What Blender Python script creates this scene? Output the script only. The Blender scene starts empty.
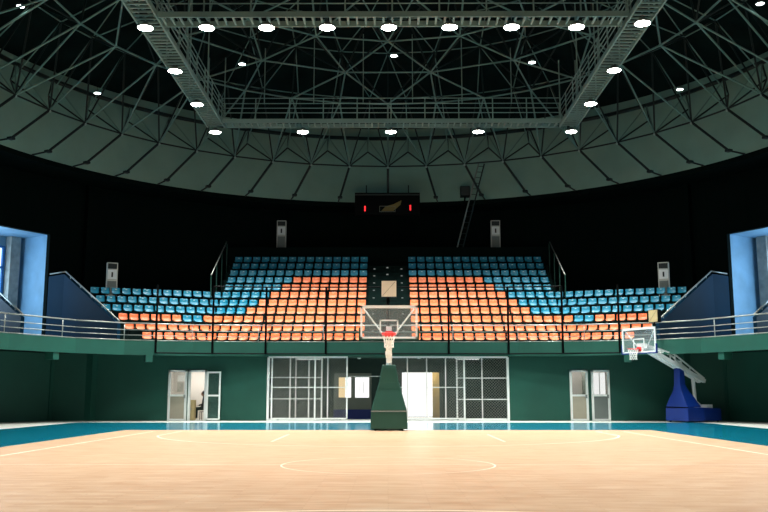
import bpy, math, random
from mathutils import Vector, Matrix
random.seed(7)
PI = math.pi
sc = bpy.context.scene
COL = sc.collection
sin, cos, R = math.sin, math.cos, math.radians

# ------------------------------------------------------------------ materials
def lin(c):
    return tuple((v/12.92 if v <= 0.04045 else ((v+0.055)/1.055)**2.4) for v in [x/255 for x in c])
def mat(name, rgb, rough=0.6, metal=0.0, var=0.0, scale=3.0, coat=0.0, bump=0.0):
    m = bpy.data.materials.new(name); m.use_nodes = True
    nt = m.node_tree; b = nt.nodes['Principled BSDF']
    c = lin(rgb)
    b.inputs['Base Color'].default_value = (*c, 1)
    b.inputs['Roughness'].default_value = rough
    b.inputs['Metallic'].default_value = metal
    b.inputs['Coat Weight'].default_value = coat
    if var > 0 or bump > 0:
        tc = nt.nodes.new('ShaderNodeTexCoord'); n = nt.nodes.new('ShaderNodeTexNoise')
        n.inputs['Scale'].default_value = scale; n.inputs['Detail'].default_value = 4
        nt.links.new(tc.outputs['Object'], n.inputs['Vector'])
        if var > 0:
            r = nt.nodes.new('ShaderNodeValToRGB')
            r.color_ramp.elements[0].position = 0.3; r.color_ramp.elements[1].position = 0.7
            r.color_ramp.elements[0].color = (*[v*(1-var) for v in c], 1)
            r.color_ramp.elements[1].color = (*[min(1, v*(1+var)) for v in c], 1)
            nt.links.new(n.outputs['Fac'], r.inputs['Fac']); nt.links.new(r.outputs['Color'], b.inputs['Base Color'])
        if bump > 0:
            bp = nt.nodes.new('ShaderNodeBump'); bp.inputs['Strength'].default_value = bump
            nt.links.new(n.outputs['Fac'], bp.inputs['Height']); nt.links.new(bp.outputs['Normal'], b.inputs['Normal'])
    return m
def emit(name, rgb, strength):
    m = bpy.data.materials.new(name); m.use_nodes = True
    b = m.node_tree.nodes['Principled BSDF']
    b.inputs['Base Color'].default_value = (0.02, 0.02, 0.02, 1)
    b.inputs['Emission Color'].default_value = (*lin(rgb), 1)
    b.inputs['Emission Strength'].default_value = strength
    return m
def glass(name, rgb, alpha):
    m = bpy.data.materials.new(name); m.use_nodes = True
    b = m.node_tree.nodes['Principled BSDF']
    b.inputs['Base Color'].default_value = (*lin(rgb), 1)
    b.inputs['Roughness'].default_value = 0.08
    b.inputs['Alpha'].default_value = alpha
    return m

M = dict(
    wall=mat('green_wall_paint', (18, 81, 67), 0.62, var=0.10, scale=0.8),
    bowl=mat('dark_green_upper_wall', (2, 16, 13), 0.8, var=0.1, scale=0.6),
    fascia=mat('green_fascia_paint', (26, 88, 73), 0.55, var=0.08, scale=1.5),
    deck=mat('dark_concrete', (20, 38, 34), 0.8, var=0.2, scale=2),
    tier=mat('dark_tier_concrete', (14, 32, 29), 0.8, var=0.2, scale=2),
    navy=mat('parapet_daylight_blue', (4, 44, 66), 0.6, var=0.08, scale=1),  # blue of the window daylight is put into the stair wall colour
    drum=mat('pale_drum_cladding', (134, 172, 158), 0.42, var=0.08, scale=0.7, bump=0.1),
    roof=mat('dark_roof_lining', (11, 27, 26), 0.8, var=0.4, scale=1.2),
    tube=mat('grey_green_steel_tube', (110, 146, 138), 0.45, 0.3),
    tubed=mat('dark_steel_tube', (16, 34, 33), 0.5, 0.3),
    ball=mat('pale_steel_node', (170, 190, 185), 0.4, 0.2),
    catw=mat('galvanised_steel', (142, 170, 162), 0.45, 0.3),
    black=mat('black_painted_steel', (2, 5, 5), 0.5),
    rail=mat('pale_handrail_steel', (176, 178, 170), 0.35, 0.3),
    white=mat('white_enamel', (244, 247, 244), 0.4),
    gate=mat('gate_enamel', (222, 222, 218), 0.45),
    offw=mat('off_white_plastic', (205, 205, 195), 0.5),
    grey=mat('grey_plastic', (120, 128, 124), 0.5),
    dgrey=mat('dark_grille_plastic', (38, 46, 44), 0.6),
    orange=mat('orange_seat_plastic', (240, 126, 72), 0.36, var=0.05, scale=2),
    blue=mat('blue_seat_plastic', (6, 132, 162), 0.36, var=0.05, scale=2),
    stag=mat('pale_seat_dot', (190, 220, 215), 0.4),
    sdoto=mat('orange_seat_dot', (250, 170, 120), 0.4),
    pad=mat('green_padding_vinyl', (5, 60, 48), 0.5, var=0.06, scale=2),
    padd=mat('dark_green_edge_padding', (8, 62, 46), 0.5),
    bpad=mat('blue_padding_vinyl', (6, 46, 128), 0.45, var=0.06, scale=2),
    red=mat('red_rim_enamel', (225, 60, 55), 0.4),
    net=mat('white_net_cord', (235, 235, 228), 0.7),
    glass=glass('clear_backboard_glass', (200, 215, 215), 0.13),
    pane=glass('door_glass', (90, 110, 104), 0.2),
    cream=mat('cream_panel', (170, 163, 145), 0.6, var=0.04),
    tan=mat('tan_board', (196, 176, 128), 0.6, var=0.06),
    strip=mat('pale_concrete_edge', (185, 186, 176), 0.5, var=0.05),
    line=mat('white_court_paint', (222, 205, 182), 0.35),
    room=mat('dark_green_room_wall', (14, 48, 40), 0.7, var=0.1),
    partition=mat('grey_partition', (118, 122, 112), 0.6),
    navyb=mat('navy_bench_vinyl', (14, 38, 120), 0.5),
    roomw=mat('white_room_wall', (222, 216, 208), 0.6),
    yellow=mat('yellow_wood_board', (226, 190, 118), 0.5, var=0.05),
    pblue=mat('light_blue_wall_paint', (135, 178, 206), 0.6, var=0.12, scale=1.2),
    pgrey=mat('weathered_column_plaster', (175, 175, 165), 0.7, var=0.25, scale=2.5),
    wframe=mat('blue_window_frame', (20, 110, 180), 0.5),
    skin=mat('skin', (150, 105, 82), 0.6), hair=mat('black_hair', (12, 10, 10), 0.7),
    # clothes
    shirt=mat('black_cloth', (10, 12, 13), 0.8), trous=mat('dark_green_cloth', (16, 40, 34), 0.8),
    beige=mat('beige_clock_face', (236, 226, 204), 0.5, var=0.05),
    seam=mat('dark_seam', (120, 108, 88), 0.6),
    gold=mat('gold_emblem', (120, 105, 50), 0.5),
    silver=mat('aluminium', (150, 158, 154), 0.35, 0.6),
    e_lamp=emit('lamp_lens', (255, 255, 250), 40.0),
    e_small=emit('small_lamp_lens', (235, 250, 250), 12.0),
    e_day=emit('daylight_window', (250, 250, 248), 1.35),
    e_daywarm=emit('warm_daylight_pane', (250, 220, 165), 1.0),
    e_sky=emit('window_daylight', (190, 225, 255), 2.2),
    e_red=emit('red_led', (255, 45, 50), 1.6),
    e_step=emit('step_marker', (190, 200, 195), 0.35),
)
for k_ in ('black', 'navy', 'bowl', 'roof', 'deck', 'tier'): M[k_].node_tree.nodes['Principled BSDF'].inputs['Specular IOR Level'].default_value = 0.08
# mat without emission helper for parquet
def parquet():
    m = bpy.data.materials.new('light_maple_parquet'); m.use_nodes = True
    nt = m.node_tree; b = nt.nodes['Principled BSDF']
    tc = nt.nodes.new('ShaderNodeTexCoord')
    mp = nt.nodes.new('ShaderNodeMapping')
    mp.inputs['Rotation'].default_value = (0, 0, 0)
    br = nt.nodes.new('ShaderNodeTexBrick')
    br.inputs['Color1'].default_value = (*lin((174, 145, 117)), 1)
    br.inputs['Color2'].default_value = (*lin((160, 128, 100)), 1)
    br.inputs['Mortar'].default_value = (*lin((150, 118, 91)), 1)
    br.inputs['Scale'].default_value = 1.0; br.inputs['Mortar Size'].default_value = 0.004
    br.inputs['Brick Width'].default_value = 0.9; br.inputs['Row Height'].default_value = 0.09
    br.inputs['Bias'].default_value = -0.1
    n = nt.nodes.new('ShaderNodeTexNoise'); n.inputs['Scale'].default_value = 2.4; n.inputs['Detail'].default_value = 5
    mx = nt.nodes.new('ShaderNodeMixRGB'); mx.blend_type = 'MULTIPLY'; mx.inputs['Fac'].default_value = 0.6
    rp = nt.nodes.new('ShaderNodeValToRGB')
    rp.color_ramp.elements[0].position = 0.36; rp.color_ramp.elements[0].color = (0.80, 0.68, 0.58, 1)
    rp.color_ramp.elements[1].position = 0.62; rp.color_ramp.elements[1].color = (1, 1, 1, 1)
    nt.links.new(tc.outputs['Object'], mp.inputs['Vector']); nt.links.new(mp.outputs['Vector'], br.inputs['Vector'])
    mp2 = nt.nodes.new('ShaderNodeMapping'); mp2.inputs['Scale'].default_value = (0.9, 1.9, 1); mp2.inputs['Rotation'].default_value = (0, 0, 0.35)
    nt.links.new(tc.outputs['Object'], mp2.inputs['Vector']); nt.links.new(mp2.outputs['Vector'], n.inputs['Vector']); nt.links.new(n.outputs['Fac'], rp.inputs['Fac'])
    nt.links.new(br.outputs['Color'], mx.inputs['Color1']); nt.links.new(rp.outputs['Color'], mx.inputs['Color2'])
    nt.links.new(mx.outputs['Color'], b.inputs['Base Color'])
    b.inputs['Roughness'].default_value = 0.38
    b.inputs['Specular IOR Level'].default_value = 0.25
    return m
M['wood'] = parquet()
M['bfloor'] = mat('blue_sports_floor', (0, 90, 108), 0.16, var=0.05, scale=0.8)

# ------------------------------------------------------------------ mesh builder
class MB:
    def __init__(s): s.v = []; s.f = []; s.mi = []
    def add(s, v, f, mi=0):
        n = len(s.v); s.v += [tuple(p) for p in v]; s.f += [tuple(i+n for i in q) for q in f]; s.mi += [mi]*len(f)
    def box(s, c, d, rz=0, mi=0, rx=0, ry=0):
        h = [x/2 for x in d]
        m = Matrix.Translation(Vector(c)) @ Matrix.Rotation(rz, 4, 'Z') @ Matrix.Rotation(ry, 4, 'Y') @ Matrix.Rotation(rx, 4, 'X')
        v = [m @ Vector((x*h[0], y*h[1], z*h[2])) for x in (-1, 1) for y in (-1, 1) for z in (-1, 1)]
        s.add(v, [(0, 1, 3, 2), (4, 6, 7, 5), (0, 4, 5, 1), (2, 3, 7, 6), (0, 2, 6, 4), (1, 5, 7, 3)], mi)
    def bx(s, x0, x1, y0, y1, z0, z1, mi=0):
        s.box(((x0+x1)/2, (y0+y1)/2, (z0+z1)/2), (abs(x1-x0), abs(y1-y0), abs(z1-z0)), 0, mi)
    def tube(s, a, b, r, n=8, mi=0, r2=None, caps=True):
        a = Vector(a); b = Vector(b); d = b-a
        if d.length < 1e-6: return
        d.normalize(); up = Vector((0, 0, 1)) if abs(d.z) < 0.95 else Vector((1, 0, 0))
        u = d.cross(up).normalized(); w = d.cross(u)
        if r2 is None: r2 = r
        v = []
        o = PI/4 if n == 4 else 0
        for k, (p, q) in enumerate(((a, r), (b, r2))):
            for i in range(n):
                t = 2*PI*i/n+o; v.append(p+(u*cos(t)+w*sin(t))*q)
        f = [(i, (i+1) % n, n+(i+1) % n, n+i) for i in range(n)]
        if caps: f += [tuple(range(n))[::-1], tuple(range(n, 2*n))]
        s.add(v, f, mi)
    def path(s, pts, r, n=8, mi=0, closed=False):
        P = [Vector(p) for p in pts]
        if closed: P = P+[P[0]]
        for a, b in zip(P, P[1:]): s.tube(a, b, r, n, mi)
        for p in P[1:-1]: s.ball(p, r*1.0, mi, 6, 4)
    def ball(s, c, r, mi=0, n=8, m=5, sc=(1, 1, 1)):
        v = [(c[0], c[1], c[2]+r*sc[2])]
        for j in range(1, m):
            t = PI*j/m
            for i in range(n):
                p = 2*PI*i/n; v.append((c[0]+r*sc[0]*sin(t)*cos(p), c[1]+r*sc[1]*sin(t)*sin(p), c[2]+r*sc[2]*cos(t)))
        v.append((c[0], c[1], c[2]-r*sc[2])); L = len(v)-1
        f = [(0, 1+i, 1+(i+1) % n) for i in range(n)]
        for j in range(m-2):
            for i in range(n):
                a = 1+j*n; f.append((a+i, a+n+i, a+n+(i+1) % n, a+(i+1) % n))
        f += [(L, 1+(m-2)*n+(i+1) % n, 1+(m-2)*n+i) for i in range(n)]
        s.add(v, f, mi)
    def lathe(s, c, prof, n=16, mi=0):
        v = []; 
        for r, z in prof:
            for i in range(n):
                t = 2*PI*i/n; v.append((c[0]+r*cos(t), c[1]+r*sin(t), c[2]+z))
        f = []
        for j in range(len(prof)-1):
            for i in range(n):
                f.append((j*n+i, j*n+(i+1) % n, (j+1)*n+(i+1) % n, (j+1)*n+i))
        f += [tuple(range(n))[::-1], tuple(range((len(prof)-1)*n, len(prof)*n))]
        s.add(v, f, mi)
    def prism(s, poly, z0, z1, mi=0):
        n = len(poly)
        v = [(x, y, z0) for x, y in poly]+[(x, y, z1) for x, y in poly]
        f = [(i, (i+1) % n, n+(i+1) % n, n+i) for i in range(n)]+[tuple(range(n))[::-1], tuple(range(n, 2*n))]
        s.add(v, f, mi)
    def loft(s, rings, mi=0, caps=True):
        n = len(rings[0]); v = [p for r in rings for p in r]; f = []
        for j in range(len(rings)-1):
            for i in range(n): f.append((j*n+i, j*n+(i+1) % n, (j+1)*n+(i+1) % n, (j+1)*n+i))
        if caps: f += [tuple(range(n))[::-1], tuple(range((len(rings)-1)*n, len(rings)*n))]
        s.add(v, f, mi)
    def build(s, name, m, parent=None, smooth=False, bevel=0, loc=None, rz=0):
        me = bpy.data.meshes.new(name); me.from_pydata(s.v, [], s.f)
        for x in (m if isinstance(m, (list, tuple)) else [m]): me.materials.append(M[x])
        me.polygons.foreach_set('material_index', s.mi)
        if smooth: me.polygons.foreach_set('use_smooth', [True]*len(s.f))
        me.validate(); me.update()
        o = bpy.data.objects.new(name, me); COL.objects.link(o)
        if parent: o.parent = parent
        if loc: o.location = loc; o.rotation_euler.z = rz
        if bevel:
            b = o.modifiers.new('bevel', 'BEVEL'); b.width = bevel; b.segments = 2; b.limit_method = 'ANGLE'
        return o
def tag(o, label=None, cat=None, group=None, kind=None):
    if label: o['label'] = label
    if cat: o['category'] = cat
    if group: o['group'] = group
    if kind: o['kind'] = kind
    return o
def empty(name, loc=(0, 0, 0), rz=0, **k):
    o = bpy.data.objects.new(name, None); COL.objects.link(o); o.location = loc; o.rotation_euler.z = rz
    o.empty_display_size = 0.2
    return tag(o, **k)
def S(o, label=None, cat=None):
    return tag(o, label, cat, kind='structure')
def copy_tree(o, parent=None):
    c = o.copy(); COL.objects.link(c)
    if parent: c.parent = parent
    for ch in list(o.children): copy_tree(ch, c)
    return c

# ------------------------------------------------------------------ floor
YW = 41.0         # lower end wall
mb = MB(); mb.bx(-21, 21, -8, 46, -0.3, -0.004)
S(mb.build('floor', 'strip'), 'pale concrete edge strip between the blue floor and the green wall', 'floor')
mb = MB(); mb.bx(-13.2, 13.2, -7, 38.3, -0.003, 0.0)
S(mb.build('floor_blue_surround', 'bfloor'), 'glossy blue floor border around the wooden court', 'floor')
mb = MB(); mb.bx(-8.75, 8.75, -7, 30.2, 0.0, 0.004)
S(mb.build('floor_parquet', 'wood'), 'light maple wooden basketball court floor', 'floor')
# court markings (paint on the parquet)
def ribbon(mb, pts, w, z=0.0055, closed=False):
    P = [Vector((x, y, 0)) for x, y in pts]; n = len(P)
    v = []
    for i, p in enumerate(P):
        a = P[i-1] if (i > 0 or closed) else p; b = P[(i+1) % n] if (i < n-1 or closed) else p
        d = (b-a).normalized(); q = Vector((-d.y, d.x, 0))*w/2
        v += [(p.x+q.x, p.y+q.y, z), (p.x-q.x, p.y-q.y, z)]
    f = [(2*i, 2*i+1, 2*((i+1) % n)+1, 2*((i+1) % n)) for i in range(n if closed else n-1)]
    mb.add(v, f)
CY = 15.0
mb = MB()
for s in (-1, 1): ribbon(mb, [(s*7.52, -6), (s*7.52, 29.0)], 0.06)
ribbon(mb, [(-7.5, 29.03), (7.5, 29.03)], 0.05, 0.0062)
ribbon(mb, [(-8.7, 15.45), (8.7, 15.45)], 0.035, 0.0062)
ribbon(mb, [(1.8*cos(t), 15.45+1.8*sin(t)) for t in [2*PI*i/64 for i in range(64)]], 0.03, 0.0068, True)
for s in (1, -1):
    by = CY+(12.42 if s > 0 else -12.28)
    a0 = math.acos(6.62/6.75)
    arc = [(6.75*cos(t), by-s*6.75*sin(t)) for t in [a0+(PI-2*a0)*i/60 for i in range(61)]]
    ribbon(mb, [(6.62, CY+s*13.95)]+arc+[(-6.62, CY+s*13.95)], 0.06, 0.0074)
for s in (-1, 1): ribbon(mb, [(s*2.93, 22.8), (s*2.95, 27.0)], 0.05, 0.0068)
S(mb.build('floor_line_markings', 'line'), 'thin white painted court lines on the wooden floor', 'floor marking')

# ------------------------------------------------------------------ lower walls
DZ = 3.46; DB = 2.88       # deck top, fascia bottom
wl = [(-13.45, YW), (-15.25, 40.75), (-16.7, 38.2), (-19.2, 32), (-20, 22), (-20, -7.5)]
def wallstrip(mb, pts, z0, z1, t=0.25, out=1):
    for (x0, y0), (x1, y1) in zip(pts, pts[1:]):
        d = Vector((x1-x0, y1-y0, 0)); L = d.length; a = math.atan2(d.y, d.x)
        nrm = Vector((-d.y, d.x, 0)).normalized()*t/2*out
        mb.box(((x0+x1)/2+nrm.x, (y0+y1)/2+nrm.y, (z0+z1)/2), (L+0.02, t, z1-z0), a)
XO = 5.46   # half width of the gated opening
GZ = 2.84
# door openings in the back wall: (x0,x1) in metres and top z
def PX(px, D=YW): return (px-388)/902*D
DT = 2.27
drs = [(PX(167.8), PX(186.6)), (PX(187.8), PX(206.3)), (PX(569.8), PX(588.0)), (PX(591.2), PX(609.6))]
mb = MB()
cuts = sorted([(a, b, DT) for a, b in drs]+[(-XO, XO, GZ)])
x = -13.45
for a, b, t in cuts:
    mb.bx(x, a, YW, YW+0.25, 0, 3.3); mb.bx(a, b, YW, YW+0.25, t, 3.3); x = b
mb.bx(x, 13.45, YW, YW+0.25, 0, 3.3)
S(mb.build('wall_back', 'wall'), 'dark green painted end wall below the seating balcony', 'wall')
for s, nm in ((-1, 'left'), (1, 'right')):
    mb = MB(); wallstrip(mb, [(s*-x, y) for x, y in wl], 0, 3.3, 0.25, out=-s if s == 1 else 1)
    for (px_, py_) in ((13.55, 40.9), (15.3, 40.6), (19.2, 31.8)):
        mb.box((s*px_, py_, 1.65), (0.45, 0.45, 3.3), 0.3*s)
    S(mb.build('wall_lower_'+nm, 'wall'), f'dark green lower wall with square pilasters in the {nm} corner', 'wall')
mb = MB(); mb.bx(-20.5, 20.5, -8.3, -8.0, 0, 17)
S(mb.build('wall_front', 'wall'))

# ------------------------------------------------------------------ balcony deck, fascia
edge = [(0, 40.6), (5.9, 40.6), (8.8, 40.15), (11.6, 39.1), (13.25, 37.5), (14.8, 34.4), (15.9, 30), (16.5, 21), (16.6, -7.5)]
E2 = [(-x, y) for x, y in edge[::-1]]+edge[1:]
HR = 20.4; HC = 32.7
arcpts = [(HR*sin(R(a)), HC+HR*cos(R(a))) for a in range(-90, 91, 5)]
outer = [(-HR, -7.5)]+arcpts+[(HR, -7.5)]
mb = MB(); 
half = [(x, y) for x, y in E2]
mb.prism(half+outer[::-1], DB+0.12, DZ)
S(mb.build('floor_balcony', 'deck'), 'dark balcony floor slab around the hall', 'floor')
mb = MB(); wallstrip(mb, E2, DB, DZ+0.03, 0.22, out=-1)
S(mb.build('trim_balcony_fascia', 'fascia'), 'green concrete fascia along the balcony edge', 'fascia')
for s in (-1, 1):
    for (x, y, a) in ((13.75, 36.5, 1.1), (15.3, 32.8, 1.2), (10.55, 39.35, .35)):
        mb = MB(); mb.box((s*x, y+0.1, DB-0.15), (0.3, 0.45, 0.3), -s*a)
        tag(mb.build('beam_stub', 'fascia'), kind='structure')

# ------------------------------------------------------------------ upper bowl wall
def pol(a, r): return (r*sin(R(a)), HC+r*cos(R(a)))
OP0, OP1 = 56.3, 77.0
OT = 9.12
def arcwall(mb, a0, a1, r, z0, z1, t=0.25):
    n = max(1, int(abs(a1-a0)/3)); 
    for i in range(n):
        b0 = a0+(a1-a0)*i/n; b1 = a0+(a1-a0)*(i+1)/n
        p = [pol(b0, r), pol(b1, r), pol(b1, r+t), pol(b0, r+t)]
        mb.prism(p, z0, z1)
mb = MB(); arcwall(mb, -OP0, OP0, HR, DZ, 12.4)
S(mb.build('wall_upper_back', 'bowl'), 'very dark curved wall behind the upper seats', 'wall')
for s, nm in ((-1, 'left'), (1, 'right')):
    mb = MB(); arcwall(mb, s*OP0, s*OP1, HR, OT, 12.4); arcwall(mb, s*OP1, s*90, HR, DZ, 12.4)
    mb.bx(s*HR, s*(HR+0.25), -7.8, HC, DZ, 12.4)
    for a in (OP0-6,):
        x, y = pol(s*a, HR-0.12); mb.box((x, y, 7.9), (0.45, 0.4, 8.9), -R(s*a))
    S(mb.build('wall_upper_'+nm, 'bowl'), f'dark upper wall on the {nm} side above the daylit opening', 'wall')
    # passage beyond the opening
    mb = MB()
    def radial(a, r0, r1, z0, z1, t):
        c = pol(s*a, (r0+r1)/2); mb.box((c[0], c[1], (z0+z1)/2), (t, r1-r0, z1-z0), -R(s*a))
    RO = 22.9
    radial(OP0-0.3, HR+0.2, RO, DZ, OT+0.3, 0.2); radial(OP1+0.3, HR+.1, RO, DZ, OT+0.3, 0.2)
    arcwall(mb, s*OP0, s*58.4, RO, DZ, OT+0.3); arcwall(mb, s*58.4, s*OP1, RO, DZ, DZ+1.3); arcwall(mb, s*58.4, s*OP1, RO, OT-0.5, OT+.3)
    arcwall(mb, s*72, s*OP1, RO, DZ, OT+.3)
    arcwall(mb, s*(OP0-1), s*(OP1+1), HR+.26, OT, OT+0.1, RO-HR)
    S(mb.build('wall_passage_'+nm, 'pblue'), f'light blue painted passage wall in daylight, {nm} side', 'wall')
    mb = MB(); arcwall(mb, s*(OP0-1), s*(OP1+1), HR+.26, DZ-0.2, DZ-0.01, RO-HR)
    S(mb.build('floor_passage_'+nm, 'strip'))
    mb = MB(); c = pol(s*57.6, RO-0.22); mb.box((c[0], c[1], (DZ+OT)/2), (0.55, 0.44, OT-DZ-.02), -R(s*57.6))
    S(mb.build('trim_passage_column_'+nm, 'pgrey'), f'weathered grey plaster column in the {nm} passage', 'column')
    w = S(empty('window_1' if s < 0 else 'window_2'), f'tall daylit window with blue frame in the {nm} passage', 'window')
    a0, a1 = 58.6, 71.5
    mb = MB(); arcwall(mb, s*a0, s*a1, RO+0.06, DZ+1.3, OT-0.5, 0.04); mb.build('pane', 'e_sky', w)
    mb = MB()
    for k in range(5):
        a = a0+(a1-a0)*k/4; c = pol(s*a, RO+0.0); mb.box((c[0], c[1], (DZ+1.3+OT-0.5)/2), (0.12, 0.14, OT-1.8-DZ), -R(s*a))
    for z in (DZ+1.35, OT-1.6, OT-0.55): arcwall(mb, s*a0, s*a1, RO-0.05, z-0.05, z+0.05, 0.12)
    mb.build('window_frame', 'wframe', w)
    # daylight entering by that window
    L = bpy.data.lights.new('daylight', 'AREA'); L.shape = 'RECTANGLE'; L.size = 4.0; L.size_y = 3.6; L.energy = 330; L.color = (0.50, 0.76, 1.0)
    lo = bpy.data.objects.new('window_daylight', L); COL.objects.link(lo)
    c = pol(s*67, RO-0.35); lo.location = (c[0], c[1], 6.4)
    tgt = Vector((s*13.0, 38.5, 5.0)) if False else Vector((*pol(s*62, HR-3), 5.6))
    lo.rotation_euler = (tgt-Vector(lo.location)).to_track_quat('-Z', 'Y').to_euler()
    lo.parent = w

# ------------------------------------------------------------------ seating tiers
RISE = 0.474; TR = 0.70; Y0 = 42.2; T0 = 3.45
BA = R(21)
def bend(i): return 8.55+0.03*i
def rowpt(i, t, s):
    """point on seat line of row i, t metres from hall axis; returns x,y,rot"""
    b = bend(i); y = Y0+TR*i
    if t <= b: return s*t, y, 0.0
    u = t-b
    return s*(b+u*cos(BA)), y-u*sin(BA), -s*BA
def clip(q, s):
    # keep what lies on the seat side of the stair wall line
    a = Vector((11.85, 39.75)); b = Vector((15.6, 43.15)); n = Vector((-(b-a).y, (b-a).x)).normalized()
    def f(v): return (Vector((abs(v.x), v.y))-a).dot(n)-0.15
    out = []
    for i in range(len(q)):
        c, d = q[i], q[(i+1) % len(q)]; fc, fd = f(c), f(d)
        if fc >= 0: out.append((c.x, c.y))
        if (fc >= 0) != (fd >= 0): t = fc/(fc-fd); e = c+(d-c)*t; out.append((e.x, e.y))
    return out
mb = MB()
for i in range(11):
    z = T0+RISE*i
    if i <= 5: te = 17.5
    else: te = 9.0
    for s in (-1, 1):
        yf = Y0+TR*i-0.42; b = bend(i)
        yb = 50.2 if i > 5 else 51
        # straight part
        x0, x1 = (0, min(b, te))
        if i == 0: continue
        back = 49.9
        mb.bx(s*x0, s*x1, yf, back, z-RISE, z)
        if te > b:
            L = te-b-0.2
            dy = 0.42
            cx = s*(b+L/2*cos(BA)-(-1)*0.0); 
            p0 = Vector((s*b, yf, 0)); d = Vector((s*cos(BA), -sin(BA), 0)); nn = Vector((s*sin(BA), cos(BA), 0))
            dep = (5-i)*TR+3.2
            q = [p0, p0+d*L, p0+d*L+nn*dep, p0+nn*dep]
            if s > 0: q = q
            mb.prism(clip(q, s), z-RISE, z)
S(mb.build('floor_seating_tiers', 'tier'), 'dark concrete stepped tiers carrying the seat rows', 'grandstand steps')
# concourses behind the seats
mb = MB()
mb.bx(-9.2, 9.2, 49.9, 52.6, 8.0, 9.42); 
S(mb.build('wall_concourse_plinth', 'bowl'))
for s in (-1, 1):
    mb = MB()
    d = Vector((s*cos(BA), -sin(BA), 0)); nn = Vector((s*sin(BA), cos(BA), 0))
    p = Vector((s*bend(5), Y0+TR*5+.4, 0))
    q = [p, p+d*7.5, p+d*7.5+nn*4.6, p+nn*6.2]
    mb.prism(clip(q, s), 5.5, 6.0)
    S(mb.build('floor_side_concourse', 'bowl'))
# aisle steps
mb = MB()
for i in range(1, 11):
    z = T0+RISE*i
    mb.bx(-1.0, 1.0, Y0+TR*i-0.42-0.3, Y0+TR*i-0.42, z-RISE, z-RISE/2)
S(mb.build('floor_aisle_steps', 'tier'), 'dark half steps in the central aisle', 'steps')
ORD = ['first', 'second', 'third', 'fourth', 'fifth', 'sixth', 'seventh', 'eighth', 'ninth', 'tenth', 'eleventh', 'twelfth', 'thirteenth',
       'fourteenth', 'fifteenth', 'sixteenth', 'seventeenth', 'eighteenth', 'nineteenth', 'twentieth', 'twenty-first', 'twenty-second',
       'twenty-third', 'twenty-fourth', 'twenty-fifth', 'twenty-sixth', 'twenty-seventh', 'twenty-eighth', 'twenty-ninth']
for s, sd in ((-1, 'left'), (1, 'right')):
    for i in range(0, 11):
        if i == 0: continue
        z = T0+RISE*i
        m_ = MB(); m_.box((0, 0, 0), (0.10, 0.05, 0.05)); 
        o = m_.build('step_light', 'e_step', loc=(s*0.74, Y0+TR*i-0.42-.3+0.02, z-RISE/2+0.026))
        tag(o, f'small pale step light, {sd} side of central aisle, {ORD[i-1]} step up', 'step light', 'step lights in the central aisle')
for k in range(4):
    m_ = MB(); m_.box((0, 0, 0), (0.11, 0.04, 0.06))
    i = 7+k
    o = m_.build('step_light', 'e_step', loc=(-0.03, Y0+TR*i-.42-0.03, T0+RISE*i-0.1))
    tag(o, f'small pale step light in mid aisle above the shot clock, {ORD[k]} from below', 'step light', 'step lights in the central aisle')

# seats
def seat_proto(name, m1, m2):
    mb = MB()
    prof = [(-0.31, 0.262), (-0.295, 0.285), (-0.2, 0.270), (-0.08, 0.266), (-0.02, 0.30), (0.02, 0.40), (0.045, 0.555), (0.055, 0.575)]
    xs = [-0.2, -0.178, -0.1, 0, 0.1, 0.178, 0.2]
    lift = [0.045, 0.012, 0.0, -0.004, 0.0, 0.012, 0.045]
    v = []
    for k, (y, z) in enumerate(prof):
        for x, l in zip(xs, lift):
            w = 1.0 if k not in (0, 7) else 0.93
            if k < 4: v.append((x*w, y, z+l))
            else: v.append((x*w, y-l*0.9, z))
    n = len(xs); f = [(j*n+i, j*n+i+1, (j+1)*n+i+1, (j+1)*n+i) for j in range(len(prof)-1) for i in range(n-1)]
    N = len(v)
    v += [(a, b+(0.018 if idx >= 4*n else 0), c-0.02) for idx, (a, b, c) in enumerate(v)]
    f += [tuple(N+q for q in fc[::-1]) for fc in f]
    for j in range(len(prof)-1):
        a, b = j*n, (j+1)*n; f.append((a, b, N+b, N+a)); a += n-1; b += n-1; f.append((b, a, N+a, N+b))
    for i in range(n-1):
        f.append((i+1, i, N+i, N+i+1)); t = (len(prof)-1)*n; f.append((t+i, t+i+1, N+t+i+1, N+t+i))
    mb.add(v, f, 0)
    mb.box((0, 0.022, 0.50), (0.075, 0.012, 0.035), 0, 1, rx=R(-8))  # small paler patch high on the backrest
    mb.box((0, -0.16, 0.12), (0.05, 0.06, 0.24), 0, 2); mb.box((0, -0.16, 0.01), (0.16, 0.16, 0.02), 0, 2)
    mb.box((0, -0.16, 0.225), (0.3, 0.2, 0.02), 0, 2)
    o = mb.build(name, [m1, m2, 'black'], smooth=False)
    return o
seats = {}
first = {}
def seat(kind, i, j, s):
    x, y, rot = rowpt(i, 1.33+0.5*j+0.5*0, s)
    if kind not in first:
        o = seat_proto('orange_seat', 'orange', 'sdoto') if kind == 'orange' else seat_proto('blue_seat', 'blue', 'stag')
        first[kind] = o
    else:
        o = first[kind].copy(); COL.objects.link(o)
    o.location = (x, y, T0+RISE*i); o.rotation_euler.z = (rot+random.uniform(-.02, .02)) if True else 0
    side = 'left' if s < 0 else 'right'
    tag(o, f'{kind} plastic seat, {ORD[i]} row up, {ORD[j]} seat {side} of the central aisle', 'seat', f'{kind} seats {side} of the central aisle')
nside = [6, 8, 9, 11, 12, 13]
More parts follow.
